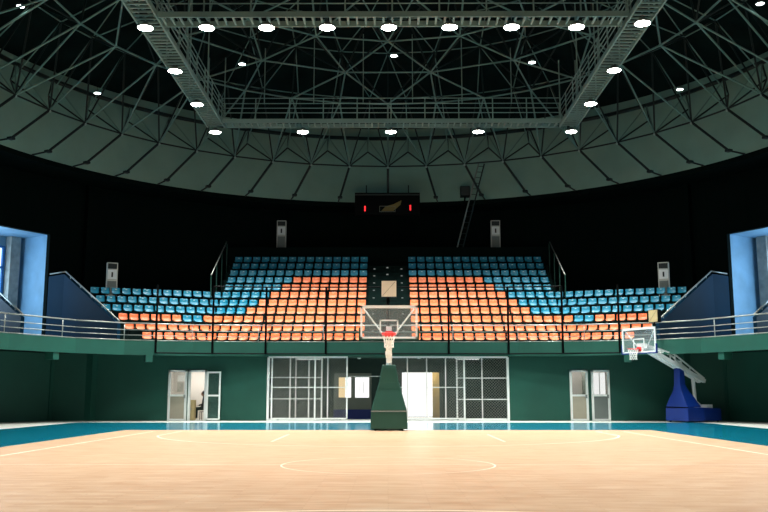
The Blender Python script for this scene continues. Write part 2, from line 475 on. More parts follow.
# orange until this distance from axis, per row
lim = {3: 12, 4: 11, 5: 10, 6: 9, 7: 8, 8: 0, 9: 0, 10: 0}
for s in (-1, 1):
    for i in range(11):
        n = 15+(nside[i] if i <= 5 else 0)
        for j in range(n):
            t = 1.33+0.5*j
            if i == 2: k = 'blue' if j in (16, 17) else 'orange'
            elif i <= 1: k = 'orange'
            else: k = 'orange' if j < lim[i] else 'blue'
            seat(k, i, j, s)

# ------------------------------------------------------------------ balcony railing
br = empty('balcony_railing', (0, 40.5, DZ), label='pale steel balcony railing with four rails along the deck edge', cat='railing')
def off(p): return Vector((p[0], p[1]-40.5, p[2]-DZ))
RE = [(x*0.993, y-0.04) for x, y in E2]
for z, r in ((4.27, 0.030), (3.98, 0.018), (3.75, 0.018), (3.53, 0.022)):
    mb = MB(); mb.path([off((x, y, z)) for x, y in RE], r, 8); mb.build('rail', 'rail', br, smooth=True)
cum = [0]
for a, b in zip(RE, RE[1:]): cum.append(cum[-1]+math.dist(a, b))
def along(t):
    for k in range(len(cum)-1):
        if t <= cum[k+1]:
            u = (t-cum[k])/(cum[k+1]-cum[k]); a, b = RE[k], RE[k+1]; return a[0]+(b[0]-a[0])*u, a[1]+(b[1]-a[1])*u
mid = cum[-1]/2
for k in range(-11, 12):
    t = mid+k*2.95
    if 0 < t < cum[-1]:
        x, y = along(t); mb = MB(); mb.tube(off((x, y+.03, DZ)), off((x, y+.03, 4.27)), 0.022, 8); mb.build('post', 'rail', br, smooth=True)

# black barrier frame in front of balcony
bf = empty('barrier_frame', (0, 40.25, DB), label='black steel net frame with tall posts standing in front of the balcony', cat='frame')
def o2(x, y, z): return (x, y-40.25, z-DB)
def fy(x): return 40.33 if abs(x) < 5.9 else 40.33-(abs(x)-5.9)*0.17-(max(0, abs(x)-8.8))*0.2
pxs = [160.5, 213, 265, 325.5, 387.5, 449, 509, 562, 614.5]
zt, zb = 6.0, 2.98
PXm = [(p-388)/902*40.3*1.006 for p in pxs]
for x in PXm:
    mb = MB(); mb.tube(o2(x, fy(x), zb), o2(x, fy(x), zt), 0.048, 8); mb.build('post', 'black', bf)
for z, nm in ((zt, 'top_rail'), (zb, 'bottom_rail')):
    mb = MB(); mb.path([o2(x, fy(x), z) for x in (PXm if z == zb else PXm[1:-1])], 0.03, 8); mb.build(nm, 'black', bf)
mb = MB()
for x in PXm: mb.box(o2(x, fy(x)+0.15, zb+.05), (0.06, 0.3, 0.05))
mb.build('bracket', 'black', bf)

# ------------------------------------------------------------------ stair parapets, handrails
def parapet(s, p0, p1, p2, zf, label):
    e = empty('stair_parapet', (p0[0], p0[1], DZ), label=label, cat='parapet')
    pts = [Vector(p)-Vector((p0[0], p0[1], DZ)) for p in (p0, p1, p2)]
    mb = MB()
    for a, b in zip(pts, pts[1:]):
        d = (b-a); d.z = 0; n = Vector((-d.y, d.x, 0)).normalized()*0.08
        v = []
        for q, z in ((a, 0), (b, 0), (b, b.z-0.13), (a, a.z-0.13)):
            v += [(q.x+n.x, q.y+n.y, z), (q.x-n.x, q.y-n.y, z)]
        mb.add(v, [(0, 2, 4, 6), (1, 7, 5, 3), (0, 1, 3, 2), (2, 3, 5, 4), (4, 5, 7, 6), (6, 7, 1, 0)])
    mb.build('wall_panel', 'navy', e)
    mb = MB(); mb.path(pts, 0.035, 8); mb.build('handrail', 'rail', e, smooth=True)
    L = (pts[1]-pts[0]).length
    for k in range(5):
        q = pts[0].lerp(pts[1], (k+0.5)/5); mb = MB(); mb.tube(q, q-Vector((0, 0, 0.2)), 0.02, 6); mb.build('rail_bracket', 'rail', e)
for s, sd in ((-1, 'left'), (1, 'right')):
    k = 1.0
    parapet(s, (s*12.0, 39.7, 4.42), (s*15.75, 43.1, 7.1), (s*16.7, 43.6, 7.05), DZ, f'stair wall tinted blue for daylight with sloping pale handrail, {sd} end of the seats')
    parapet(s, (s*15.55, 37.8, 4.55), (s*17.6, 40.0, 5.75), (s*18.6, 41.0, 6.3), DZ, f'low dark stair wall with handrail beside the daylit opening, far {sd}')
for s, sd in ((-1, 'left'), (1, 'right')):
    hr = empty('stair_handrail', (s*8.95, 44.9, 6.0), label=f'thin pale sloping handrail at the {sd} end of the upper seats', cat='handrail')
    mb = MB(); mb.path([(0, -0.2, 1.15), (s*0.1, 4.3, 3.6)], 0.03, 8); mb.build('rail', 'rail', hr, smooth=True)
    for k in range(4):
        y = k*1.4-.15; mb = MB(); mb.tube((s*0.0, y, 0.0), (s*0.02, y, 1.15+.545*(y+.2)), 0.03, 6); mb.build('post', 'padd', hr)

# ------------------------------------------------------------------ air conditioners
def ac(x, y, z, rz, label):
    e = empty('floor_air_conditioner', (x, y, z), rz, label=label, cat='air conditioner', group='standing air conditioners behind the seats')
    mb = MB(); mb.bx(-0.27, 0.27, -0.16, 0.16, 0, 1.8); mb.build('body', 'offw', e, bevel=0.02)
    mb = MB(); mb.bx(-0.22, 0.22, -0.185, -0.158, 1.48, 1.74)
    for k in range(5): mb.bx(-0.2, 0.2, -0.2, -0.18, 1.5+k*0.05, 1.515+k*0.05)
    mb.build('air_outlet', 'dgrey', e)
    mb = MB(); mb.bx(-0.22, 0.22, -0.178, -0.158, 0.95, 1.42); mb.build('front_panel', 'white', e)
    mb = MB(); mb.bx(-0.04, 0.04, -0.19, -0.176, 1.05, 1.3); mb.build('control_panel', 'dgrey', e)
    mb = MB(); mb.bx(-0.22, 0.22, -0.178, -0.158, 0.06, 0.85)
    for k in range(12): mb.bx(-0.2, 0.2, -0.19, -0.176, 0.1+k*0.06, 0.12+k*0.06)
    mb.build('intake_grille', 'grey', e)
ac(-6.22, 51.3, 9.42, 0.02, 'tall white standing air conditioner high behind the left seats')
ac(6.28, 51.3, 9.42, -0.02, 'tall white standing air conditioner high behind the right seats')
ac(-14.05, 44.9, 6.0, 0.38, 'white standing air conditioner behind the lower left seat block')
ac(14.0, 44.9, 6.0, -0.38, 'white standing air conditioner behind the lower right seat block')

# ------------------------------------------------------------------ scoreboard
sb = empty('scoreboard', (-0.03, 49.6, 11.2), label='dark electronic scoreboard with red digits hung above the central aisle', cat='scoreboard')
mb = MB(); mb.bx(-1.85, 1.85, -0.12, 0.12, 0.0, 1.3); mb.build('housing', 'black', sb, bevel=0.02)
mb = MB(); mb.bx(-1.85, 1.85, -0.16, -0.12, 1.14, 1.22); mb.build('top_trim', 'dgrey', sb)
def seg1(mb, x, z, h, on): mb.bx(x-0.035, x+0.035, -0.145, -0.12, z, z+h)
for x, z in ((-1.27, 0.22), (1.30, 0.27)):
    mb = MB(); mb.bx(x-0.04, x+0.04, -0.145, -0.12, z, z+0.14); mb.bx(x-0.04, x+0.04, -0.145, -0.12, z+0.155, z+0.3); mb.build('red_digit', 'e_red', sb)
mb = MB()
for a in ((-0.45, 0.45, 0.18, 0.2), (-0.45, 0.45, 0.5, 0.52), (-0.45, -0.43, 0.18, 0.52), (0.43, 0.45, 0.18, 0.52)): mb.bx(a[0], a[1], -0.14, -0.12, a[2], a[3])
mb.build('clock_frame', 'grey', sb)
mb = MB(); mb.add([(-0.35, -0.13, 0.22), (0.35, -0.13, 0.24), (0.75, -0.13, 0.6), (0.8, -0.13, 0.85), (0.35, -0.13, 0.62), (-0.1, -0.13, 0.5)], [(0, 1, 2, 3, 4, 5)]); mb.build('gold_emblem', 'gold', sb)
for x in (-1.2, 1.2): mb = MB(); mb.tube((x, 0, 1.3), (x, 0, 1.75), 0.03, 6); mb.build('hanger', 'black', sb)

# leaning ladder and loudspeaker
lt = empty('ladder', (3.95, 50.35, 9.42), label='long dark ladder leaning against the upper wall right of the scoreboard', cat='ladder')
A = Vector((0, 0, 0)); B = Vector((1.22, -0.95, 4.75)); sd_ = Vector((0.33, 0.05, 0)); d = (B-A)
for q in (A, A+sd_): mb = MB(); mb.tube(q, q+d, 0.042, 6); mb.build('side_rail', 'grey' if q == A else 'tubed', lt)  # greyer rail stands in for light on the ladder's lower part
for k in range(15):
    p = A+d*((k+0.7)/15.2); mb = MB(); mb.tube(p, p+sd_, 0.018, 6); mb.build('rung', 'tubed', lt)
spk = empty('loudspeaker', (4.40, 49.75, 12.05), label='black loudspeaker box on the wall top behind the ladder', cat='loudspeaker')
mb = MB(); mb.bx(-0.27, 0.27, -0.2, 0.2, 0.25, 0.85); mb.build('cabinet', 'black', spk, bevel=0.02)
mb = MB(); mb.tube((0, 0.0, 0.3), (0, 0.2, 0.05), 0.05, 8); mb.build('bracket', 'black', spk)
mb = MB(); mb.bx(-0.23, 0.23, -0.215, -0.2, 0.3, 0.8); mb.build('speaker_grille', 'dgrey', spk)

# ------------------------------------------------------------------ roof drum, soffit, lining
DR = 18.35
def ring(r, z, cnt=72):
    p = [(-r, -7.8, z)]+[(r*sin(R(a)), HC+r*cos(R(a)), z) for a in [-90+180*i/cnt for i in range(cnt+1)]]+[(r, -7.8, z)]
    return p
def sheet(mb, r0, r1):
    n = len(r0); mb.add(r0+r1, [(i, i+1, n+i+1, n+i) for i in range(n-1)])
mb = MB(); sheet(mb, ring(DR, 12.0), ring(DR+.35, 16.8)); sheet(mb, ring(DR+0.15, 12.0), ring(DR+.5, 16.8))
o = S(mb.build('wall_roof_drum', 'drum', smooth=True), 'pale grey green band of cladding under the domed roof', 'wall')
mb = MB(); sheet(mb, ring(DR, 12.0), ring(DR, 12.25)); mb2 = ring(DR-0.02, 12.0); sheet(mb, mb2, ring(HR+.25, 12.0)); sheet(mb, ring(DR+.16, 12.4), ring(HR+.25, 12.4))
S(mb.build('ceiling_soffit', 'bowl'))
for a in (-50, -39.5, -31, -24, -13, 5, 10, 34, 36, 44):
    m_ = MB(); c = pol(a, DR-0.03); m_.box((c[0], c[1], 12.03), (0.5, 0.1, 0.16), -R(a))
    tag(m_.build('trim_bearing', 'bowl'), kind='structure')
prof = []
for k in range(11):
    t = k/10; r = (DR+.5)*(1-t)
    prof.append((r, -8.3+math.sqrt(31.6**2-r*r)+0.0))
z_off = 16.8-prof[0][1]
mb = MB()
for (ra, za), (rb, zb_) in zip(prof, prof[1:]): sheet(mb, ring(ra, za+z_off), ring(max(rb, 0.001), zb_+z_off))
S(mb.build('ceiling_roof', 'roof', smooth=True), 'dark domed roof lining above the space frame', 'ceiling')

# ------------------------------------------------------------------ space frame
sf = empty('space_frame', (0, HC, 14.0), label='steel tube space frame of the domed roof', cat='roof truss')
def sph(r): return -6.2+math.sqrt(26.2**2-r*r)
def sph2(r): return -7.2+math.sqrt(29.2**2-r*r)
def nodes(r, n, off_, zf):
    if n == 1: return [Vector((0, 0, zf(0)-14))]
    return [Vector((r*sin(2*PI*(i+off_)/n), r*cos(2*PI*(i+off_)/n), zf(r)-14)) for i in range(n)]
inner = [nodes(0, 1, 0, sph), nodes(3.2, 8, 0, sph), nodes(6.2, 16, 0.5, sph), nodes(9.1, 16, 0, sph), nodes(11.2, 16, 0.5, sph), nodes(13.1, 32, 0, sph)]
ringA = nodes(16.7, 48, 0, lambda r: 14.0)
inner.append(ringA)
outer_l = [nodes(1.7, 8, .5, sph2), nodes(4.9, 16, 0, sph2), nodes(7.9, 16, 0, sph2), nodes(10.4, 32, 0.5, sph2), nodes(12.6, 32, 0, sph2), nodes(15.4, 48, 0.5, sph2)]
ringB = nodes(18.0, 48, 0.5, lambda r: 15.2)
ringT = nodes(17.8, 48, 0.5, lambda r: 15.95)
def key(p): return tuple(round(c, 3) for c in p)
def conn(A_, B_, k, seg):
    for p in A_:
        for q in sorted(B_, key=lambda q: (q-p).length)[:k]:
            a, b = sorted((key(p), key(q))); seg.add((a, b))
def ringseg(A_, seg):
    if len(A_) < 3: return
    for i in range(len(A_)):
        a, b = sorted((key(A_[i]), key(A_[(i+1) % len(A_)]))); seg.add((a, b))
inn = set(); outs = set(); web = set(); tans = set()
for k, rg in enumerate(inner):
    if k < 6: ringseg(rg, inn)
    if k: conn(rg, inner[k-1], 2 if k not in (5, 6) else 1, inn); conn(inner[k-1], rg, 2, inn)
ringseg(ringA, web)
for k, rg in enumerate(outer_l):
    ringseg(rg, outs)
    if k: conn(rg, outer_l[k-1], 1, outs); conn(outer_l[k-1], rg, 2, outs)
for k in range(6):
    conn(inner[k], outer_l[k], 2, web); conn(outer_l[k], inner[k+1], 2 if k < 5 else 2, web)
conn(ringA, ringB, 2, web)
conn(ringA, ringT, 2, outs)
conn(ringB, outer_l[5], 1, outs)
for i in range(48): web.add((key(ringB[i]), key(ringT[i])))
CAM = Vector((0, -HC, 1.19-14))
def size(sg, r):
    a, b = Vector(sg[0])-CAM, Vector(sg[1])-CAM
    th = math.atan(138/891.)
    def pr(v):
        dd = v.y*cos(th)+v.z*sin(th)
        if dd < 1: return None
        return v.x/dd*891, 256-891*(v.z*cos(th)-v.y*sin(th))/dd
    A_, B_ = pr(a), pr(b)
    if not A_ or not B_: return 0
    mx, my = (A_[0]+B_[0])/2, (A_[1]+B_[1])/2
    if abs(mx) > 400 or my < -10: return 0
    return math.dist(A_, B_)
def tubes(segs, nm, plural, r, m, n=6, cap=96):
    L = sorted(segs, key=lambda s_: -size(s_, r))
    for sgm in L[:cap]:
        mb = MB(); mb.tube(sgm[0], sgm[1], r, n, caps=False); mb.build(nm, m, sf, smooth=True)
    if L[cap:]:
        mb = MB()
        for sgm in L[cap:]: mb.tube(sgm[0], sgm[1], r, n, caps=False)
        tag(mb.build(plural, m, sf, smooth=True), kind='stuff')
tubes(inn, 'chord_tube', 'further_chord_tubes', 0.043, 'tube')
tubes(web, 'web_tube', 'further_web_tubes', 0.04, 'tubed')
tubes(outs, 'upper_chord_tube', 'further_upper_chord_tubes', 0.03, 'tube')
mb = MB(); mb.path(ringT, 0.11, 8, closed=True); mb.build('ring_beam', 'tubed', sf, smooth=True)
mb = MB()
for rg in inner[:6]:
    for p in rg: mb.ball(p, 0.085, 0, 8, 5)
tag(mb.build('node_balls', 'tube', sf, smooth=True), kind='stuff')
for i, p in enumerate(ringA):
    if i % 48 > 13 and i % 48 < 35: continue
    mb = MB(); mb.ball(p-Vector((0, 0, 0.06)), 0.075, 0, 8, 5); mb.build('node_ball', 'ball', sf, smooth=True)
    az = math.degrees(math.atan2(p.x, p.y)); az2 = R(az+math.copysign(5.5*(1-math.exp(-abs(az)/22)), az)) if abs(az) > .1 else 0
    f = Vector((17.35*sin(az2), 17.35*cos(az2), 12.3-14))
    mb = MB(); mb.tube(p, f, 0.065, 6); mb.box(f, (0.25, 0.25, 0.1), -2*PI*i/48); 
    g = Vector((18.35*sin(az2), 18.35*cos(az2), 12.25-14)); mb.tube(f, g, 0.04, 6)
    mb.build('strut', 'tubed', sf)

# ------------------------------------------------------------------ lighting catwalk
ZC = 14.0
cw = empty('lighting_catwalk', (0, 35, ZC), label='rectangular steel catwalk with handrails hung under the dome', cat='catwalk')
def cwsec(a, b, wd, nm, rails):
    a = Vector(a); b = Vector(b); d = (b-a); L = d.length; d.normalize(); q = Vector((-d.y, d.x, 0))*wd/2
    mb = MB()
    for s in (-1, 1):
        mb.box(((a+b)/2+q*s), (L, 0.06, 0.2) if abs(d.x) > 0.5 else (0.06, L, 0.2))
    n = int(L/0.3)
    for k in range(n):
        p = a+d*(L*(k+0.5)/n); mb.box(p-Vector((0, 0, 0.02)), (0.07, wd, 0.06) if abs(d.x) > 0.5 else (wd, 0.07, 0.06))
    mb.build('walkway', 'catw', cw)
    for s in rails:
        mb = MB()
        for z in (0.4, 0.63, 0.86, 1.12): mb.tube(a+q*s+Vector((0, 0, z)), b+q*s+Vector((0, 0, z)), 0.022, 6)
        mb.build('handrail', 'catw', cw, smooth=True)
        n = round(L/1.6)
        for k in range(n+1):
            p = a+q*s+d*(L*k/n); mb = MB(); mb.tube(p, p+Vector((0, 0, 1.12)), 0.03, 6); mb.build('post', 'catw', cw)
YF, YN = 41.2-35, 29.2-35
cwsec((-7.9, YF, 0), (8.2, YF, 0), 0.8, 'far', (-1,))
cwsec((-7.9, YN, 0), (8.2, YN, 0), 0.8, 'near', (-1,))
for x in (-8.3, 8.7): cwsec((x, -38, 0), (x, YF+.4, 0), 0.8, 'side', (-1,) if x < 0 else (1,))
cwsec((-7.9, YN-12, 0), (8.3, YN-12, 0), 0.8, 'third', (-1,))
for x in (-8.3, 8.7):
    for y in (6.4, 2.4, -1.6, -5.6): 
        for dx in (-0.4, 0.4):
            mb = MB(); rr = math.hypot(x, y+35-HC); mb.tube((x+dx, y, 0), (x+dx, y, sph(min(rr, 16.7))-ZC+0.3), 0.03, 6); mb.build('hanger', 'catw', cw)
for x in (-6, -3.6, -1.2, 1.2, 3.6, 6):
    for y in (YN, YF):
        mb = MB(); rr = math.hypot(x, y+35-HC); mb.tube((x, y+.4, 1.1), (x, y+.4, sph(rr)-ZC+.1), 0.025, 6); mb.build('hanger', 'catw', cw)

# lamps
def lamp_proto():
    e = empty('high_bay_lamp')
    mb = MB(); mb.lathe((0, 0, 0), [(0.27, 0.0), (0.29, 0.03), (0.27, 0.07), (0.12, 0.12), (0.10, 0.2), (0.04, 0.22)], 20); mb.build('housing', 'grey', e, smooth=True)
    mb = MB(); mb.lathe((0, 0, -0.012), [(0.22, 0.0), (0.255, 0.006), (0.255, 0.014)], 20); mb.build('lens', 'e_lamp', e)
    mb = MB(); mb.tube((0, 0, 0.2), (0, 0, 0.42), 0.015, 6); mb.build('hook', 'catw', e)
    return e
LP = None
POWER = 235
def light_at(x, y, z, pw, spread=108, col=(0.97, 1.0, 0.97)):
    L = bpy.data.lights.new('lamp_light', 'AREA'); L.shape = 'DISK'; L.size = 0.5; L.energy = pw; L.color = col; L.spread = R(spread)
    o = bpy.data.objects.new('lamp_light', L); COL.objects.link(o); o.location = (0, 0, -0.04)
    return o
lab = []
near = ['leftmost', 'second from left', 'third from left', 'fourth from left', 'middle', 'fourth from right', 'third from right', 'second from right', 'rightmost']
for k, x in enumerate([-8.24, -6.15, -4.12, -2.06, 0.04, 2.1, 4.2, 6.4, 8.55]): lab.append((x, 28.7 if k != 8 else 28.4, f'bright round high bay lamp, {near[k]} of nine along the near catwalk'))
for k, (x, n_) in enumerate(((-4.04, 'left'), (0.14, 'middle'), (4.29, 'right'))): lab.append((x, 40.9, f'bright round high bay lamp, {n_} one under the far cross catwalk'))
for sx, n_ in ((-8.2, 'left'), (8.7, 'right')):
    for y, q in ((40.9, 'farthest'), (36.8, 'middle'), (32.8, 'nearest')): lab.append((sx, y, f'bright round high bay lamp, {q} of three under the {n_} side catwalk'))
for sx in (-8.2, 8.7):
    for y in (24.8, 20.8, 16.8, 12.8, 8.8, 4.8, 0.8): lab.append((sx, y, f'bright high bay lamp under the {"left" if sx<0 else "right"} catwalk out of view overhead'))
for x in (-4.1, 0.0, 4.2): lab.append((x, 17.2, 'bright high bay lamp under the catwalk overhead, out of view'))
for x, y, l in lab:
    if LP is None: o = LP = lamp_proto()
    else: o = copy_tree(LP)
    o.location = (x, y, 13.48); tag(o, l, 'ceiling lamp', 'high bay lamps under the catwalk')
    li = light_at(x, y, 13.4, POWER*(0.8 if y < 26 else 0.32 if (y < 30 and abs(x) < 7) else 1.3 if (y > 40 and abs(x) < 7) else 1.3 if 30 < y < 38 else 1.0)); li.parent = o
SP = None
smalls = [(-14.2, 32.5, 16.0, 'at far upper left corner'), (-13.5, 39.7, 15.0, 'low on the left side of the dome'), (-6.4, 37.35, 15.5, 'left of centre above the far catwalk'),
          (0.26, 36.4, 15.5, 'at centre above the far catwalk'), (6.3, 37.2, 15.5, 'right of centre above the far catwalk'), (13.4, 39.3, 15.0, 'low on the right side of the dome'), (14.3, 32.4, 16.0, 'at far upper right corner')]
for x, y, z, n_ in smalls:
    if SP is None:
        SP = o = empty('pendant_lamp')
        mb = MB(); mb.lathe((0, 0, 0), [(0.16, 0), (0.17, 0.03), (0.07, 0.14), (0.03, 0.16)], 14); mb.build('shade', 'grey', o, smooth=True)
        mb = MB(); mb.lathe((0, 0, -0.012), [(0.13, 0), (0.15, 0.01)], 14); mb.build('lens', 'e_small', o)
        mb = MB(); mb.tube((0, 0, 0.15), (0, 0, 0.9), 0.01, 6); mb.build('cable', 'black', o)
    else: o = copy_tree(SP)
    o.location = (x, y, z); tag(o, f'small pendant lamp hanging in the roof frame {n_}', 'ceiling lamp', 'small pendant lamps in the roof frame')

# ------------------------------------------------------------------ basketball hoops
def hoop(name, loc, rz, padm, edgem, label, big=True):
    """local frame: -Y is forward (towards the rim); origin on floor below the front face of the base"""
    e = empty(name, loc, rz, label=label, cat='basketball hoop')
    zb_, zt_ = 0.06, 0.64
    mb = MB()
    def rect(hw, y0, y1, z): return [(-hw, y0, z), (hw, y0, z), (hw, y1, z), (-hw, y1, z)]
    mb.loft([rect(0.61, 0, 1.1, 0.05), rect(0.59, 0.0, 1.1, 0.62)]); mb.build('base_padding', padm, e, bevel=0.03)
    mb = MB(); mb.bx(-0.50, 0.50, 1.1, 2.3, 0.05, 0.55); mb.loft([[(-.5, 1.1, .55), (.5, 1.1, .55), (.5, 1.12, .62), (-.5, 1.12, .62)], [(-.5, 2.3, .55), (.5, 2.3, .55), (.5, 2.3, .56), (-.5, 2.3, .56)]]); mb.build('base_box', padm, e, bevel=0.02)
    mb = MB()
    prof_ = [(0.64, 0.59, 0.0, 0.95), (1.0, 0.49, 0.03, 0.8), (1.3, 0.405, 0.06, 0.66), (1.58, 0.325, 0.08, 0.52), (2.05, 0.235, 0.1, 0.42), (2.14, 0.22, 0.11, 0.40)] if big else \
        [(0.64, 0.58, 0.0, 0.9), (1.0, 0.40, 0.03, 0.75), (1.3, 0.24, 0.08, 0.6), (1.6, 0.165, 0.1, 0.45), (2.3, 0.155, 0.12, 0.42)]
    mb.loft([rect(h, a, b, z) for z, h, a, b in prof_]); mb.build('tower_padding', padm, e, bevel=0.025)
    mb = MB(); mb.bx(-0.6, 0.6, -0.008, 0.02, 0.615, 0.645); mb.build('padding_seam', 'grey' if big else 'black', e)
    for x in (-0.45, 0.45):
        for y in (0.12, 2.1):
            mb = MB(); mb.tube((x-0.03, y, 0.05), (x+0.03, y, 0.05), 0.05, 10); mb.build('wheel', 'black', e)
    yb = -1.2-0.0
    yb = -(1.5) if big else -2.15
    # boom
    top = (0, 0.3, 2.32 if big else 2.5)
    hy, hz = (yb+0.22), 3.15
    ry, rz_ = (1.75, 1.75) if not big else (1.5, 1.85)
    mb = MB()
    bw = 0.06 if big else 0.13; br_ = 0.05 if big else 0.11; tz = 0.42
    for x in (-bw, bw):
        mb.tube((x, hy, hz), (x, ry, rz_), br_, 4)
        mb.tube((x, hy-.02, hz+0.12), (x, (hy+ry)/2, (hz+rz_)/2+tz), 0.04, 4); mb.tube((x, (hy+ry)/2, (hz+rz_)/2+tz), (x, ry, rz_+.12), 0.04, 4)
        for u in (.25, .5, .75): mb.tube((x, hy+(ry-hy)*u, hz+(rz_-hz)*u), (x, hy+(ry-hy)*u, hz+(rz_-hz)*u+(tz if u == .5 else tz*.65)), 0.03, 4)
    if not big:
        for u in (0.0, 0.97): mb.tube((-.16, hy+(ry-hy)*u, hz+(rz_-hz)*u), (.16, hy+(ry-hy)*u, hz+(rz_-hz)*u), 0.12, 4)
    for u in (0.02, .3, .6, .97): mb.tube((-bw, hy+(ry-hy)*u, hz+(rz_-hz)*u), (bw, hy+(ry-hy)*u, hz+(rz_-hz)*u), 0.06, 4)
    mb.build('boom', 'white', e)
    mb = MB(); k_ = 0.15 if big else .24; mb.box((0, 0.25, (2.2+2.62)/2), (k_, 0.2, 0.42)); mb.tube((-k_*.7, 0.25, 2.45), (k_*.7, 0.25, 2.45), 0.07, 10); mb.build('pivot', 'white', e)
    mb = MB(); mb.tube((0, 1.25, 0.6), (0, 1.15, 2.05 if not big else 2.1), 0.08, 8); mb.tube((0, 1.1, 0.9), (0, 0.5, 1.7), 0.03, 6); mb.build('lift_column', 'white', e)
    mb = MB(); mb.tube((0, 1.1, 1.0), (0, 1.7, 0.64), 0.04, 6); mb.bx(-0.3, 0.3, 1.6, 2.0, 0.56, 0.74); mb.build('counterweight', 'white', e)
    # stem to board
    mb = MB(); k_ = 0.085 if big else 0.17; mb.bx(-k_, k_, yb+0.04, yb+0.3, 2.93, 3.3)
    for s in (-1, 1):
        mb.tube((s*0.14, yb+0.25, 3.0), (s*0.8, yb+0.05, 3.85), 0.025, 6)
    if big:
        for k in range(5): mb.box((0.02*(-1)**k, yb+0.28, 2.30+k*0.16), (0.14+0.05*(k % 2), 0.14, 0.13))
    mb.build('board_support', 'white', e)
    bb = MB(); bb.bx(-0.9, 0.9, yb-0.006, yb+0.006, 2.9, 3.95); g = bb.build('backboard_glass', 'glass', e)
    mb = MB(); w = 0.06
    for a in ((-0.9, 0.9, 2.9, 2.9+w), (-0.9, 0.9, 3.95-w-.03, 3.95), (-0.9, -0.9+w, 2.9, 3.95), (0.9-w, 0.9, 2.9, 3.95)): mb.bx(a[0], a[1], yb-0.03, yb+0.02, a[2], a[3])
    mb.build('backboard_frame', 'white', e)
    mb = MB(); w = 0.045
    for a in ((-0.295, 0.295, 3.05, 3.05+w), (-0.295, 0.295, 3.5-w, 3.5), (-0.295, -0.295+w, 3.05, 3.5), (0.295-w, 0.295, 3.05, 3.5)): mb.bx(a[0], a[1], yb-0.014, yb-0.006, a[2], a[3])
    mb.build('target_square', 'white', e)
    mb = MB()
    for s in (-1, 1):
        mb.bx(s*0.9, s*0.945, yb-0.04, yb+0.03, 2.86, 3.25)
        mb.bx(s*0.5, s*0.945, yb-0.04, yb+0.03, 2.855, 2.9)
    mb.bx(-0.5, 0.5, yb-0.04, yb+0.03, 2.855, 2.9)
    mb.build('edge_padding', edgem, e)
    cyr = yb-0.15-0.225
    mb = MB(); mb.path([(0.228*cos(2*PI*k/28), cyr+0.228*sin(2*PI*k/28), 3.05) for k in range(28)], 0.012, 6, closed=True); 
    mb.bx(-0.1, 0.1, yb-0.17, yb-0.01, 3.02, 3.05); mb.bx(-0.12, 0.12, yb-0.03, yb-0.01, 2.95, 3.14)
    for k in range(8):
        a = 2*PI*k/8; mb.tube((0.23*cos(a), cyr+0.23*sin(a), 3.05), (0.2*cos(a), cyr+.2*sin(a), 3.0), 0.01, 5)
    mb.build('rim', 'red', e)
    mb = MB(); rr_ = [(0.225, 3.05), (0.20, 2.96), (0.165, 2.87), (0.145, 2.78), (0.14, 2.68), (0.15, 2.6)]
    n = 12
    for j in range(5):
        for k in range(n):
            a = 2*PI*(k+0.5*(j % 2))/n
            for dk in (-0.5, 0.5):
                b = a+2*PI*dk/n
                mb.tube((rr_[j][0]*cos(a), cyr+rr_[j][0]*sin(a), rr_[j][1]), (rr_[j+1][0]*cos(b), cyr+rr_[j+1][0]*sin(b), rr_[j+1][1]), 0.009, 4, mi=1 if j < 1 else 0)
    mb.build('net', ['net', 'red'] if big else ['net', 'net'], e)
    # shot clock
    ck = MB(); zc = 4.22 if big else 4.22; yk = yb; yb = yb if big else yb+0.85
    ck.bx(-0.25, 0.25, yb+0.1, yb+(0.2 if big else 0.32), zc, zc+0.54); c = ck.build('shot_clock', 'black', e, bevel=0.01)
    mb = MB(); mb.bx(-0.235, 0.235, yb+0.085, yb+0.1, zc+0.02, zc+0.52); mb.build('clock_face', 'beige' if big else 'tan', c)
    mb = MB(); mb.tube((-0.2, yb+0.08, zc+0.05), (0.2, yb+0.08, zc+0.5), 0.006, 4); mb.build('clock_seam', 'seam', c)
    mb = MB(); mb.tube((0, yb+0.16, 3.3), (0, yb+0.16, zc), 0.025, 6); mb.path([(-0.28, yb+.15, 4.1 if big else 4.04), (0, yb+.16, zc-.1 if big else 4.0), (0.28, yb+.15, 4.1 if big else 4.04)], 0.01, 5); mb.build('clock_pole', 'black', e)
    return e
hoop('portable_basketball_hoop', (0.03, 29.55, 0.004), 0, 'pad', 'padd', 'green padded portable basketball hoop with glass backboard facing the court centre')

hoop('portable_basketball_hoop', (12.35, 38.75, -0.0035), -math.atan2(0.84, 0.54), 'bpad', 'bpad', 'blue padded portable basketball hoop parked angled by the right wall', big=False)

# ------------------------------------------------------------------ doors
def door(k, x0, x1, label, up, low, glazed=True):
    S(d := empty(f'door_{k}', ((x0+x1)/2, YW, 0)), label, 'door')
    hw = (x1-x0)/2; w = 0.10; t = 0.06
    mb = MB(); mb.bx(-hw, -hw+w, -t, 0.1, 0, DT); mb.bx(hw-w, hw, -t, 0.1, 0, DT); mb.bx(-hw, hw, -t, 0.1, DT-w*0.8, DT)
    if glazed: mb.bx(-hw+w, hw-w, -t*.5, 0.05, 1.08, 1.17); mb.bx(-hw+w, hw-w, -t*.5, .05, 0, 0.08)
    mb.build('door_frame', 'white', d)
    if glazed:
        mb = MB(); mb.bx(-hw+w, hw-w, 0.0, 0.012, 1.17, DT-w*.8); mb.build('glass_pane', 'pane', d)
        mb = MB(); mb.bx(-hw+w, hw-w, 0.0, 0.03, 0.08, 1.08); mb.build('lower_panel', low, d)
        mb = MB(); mb.bx(-0.02+hw-w-.02, hw-w+.04, -0.09, -0.05, 1.0, 1.16); mb.build('door_handle', 'silver', d)
    return d
door(1, *drs[0], 'white framed glazed door left of the open doorway', 'pane', 'cream')
door(2, *drs[1], 'white framed open doorway on the left', 'pane', 'cream', False)
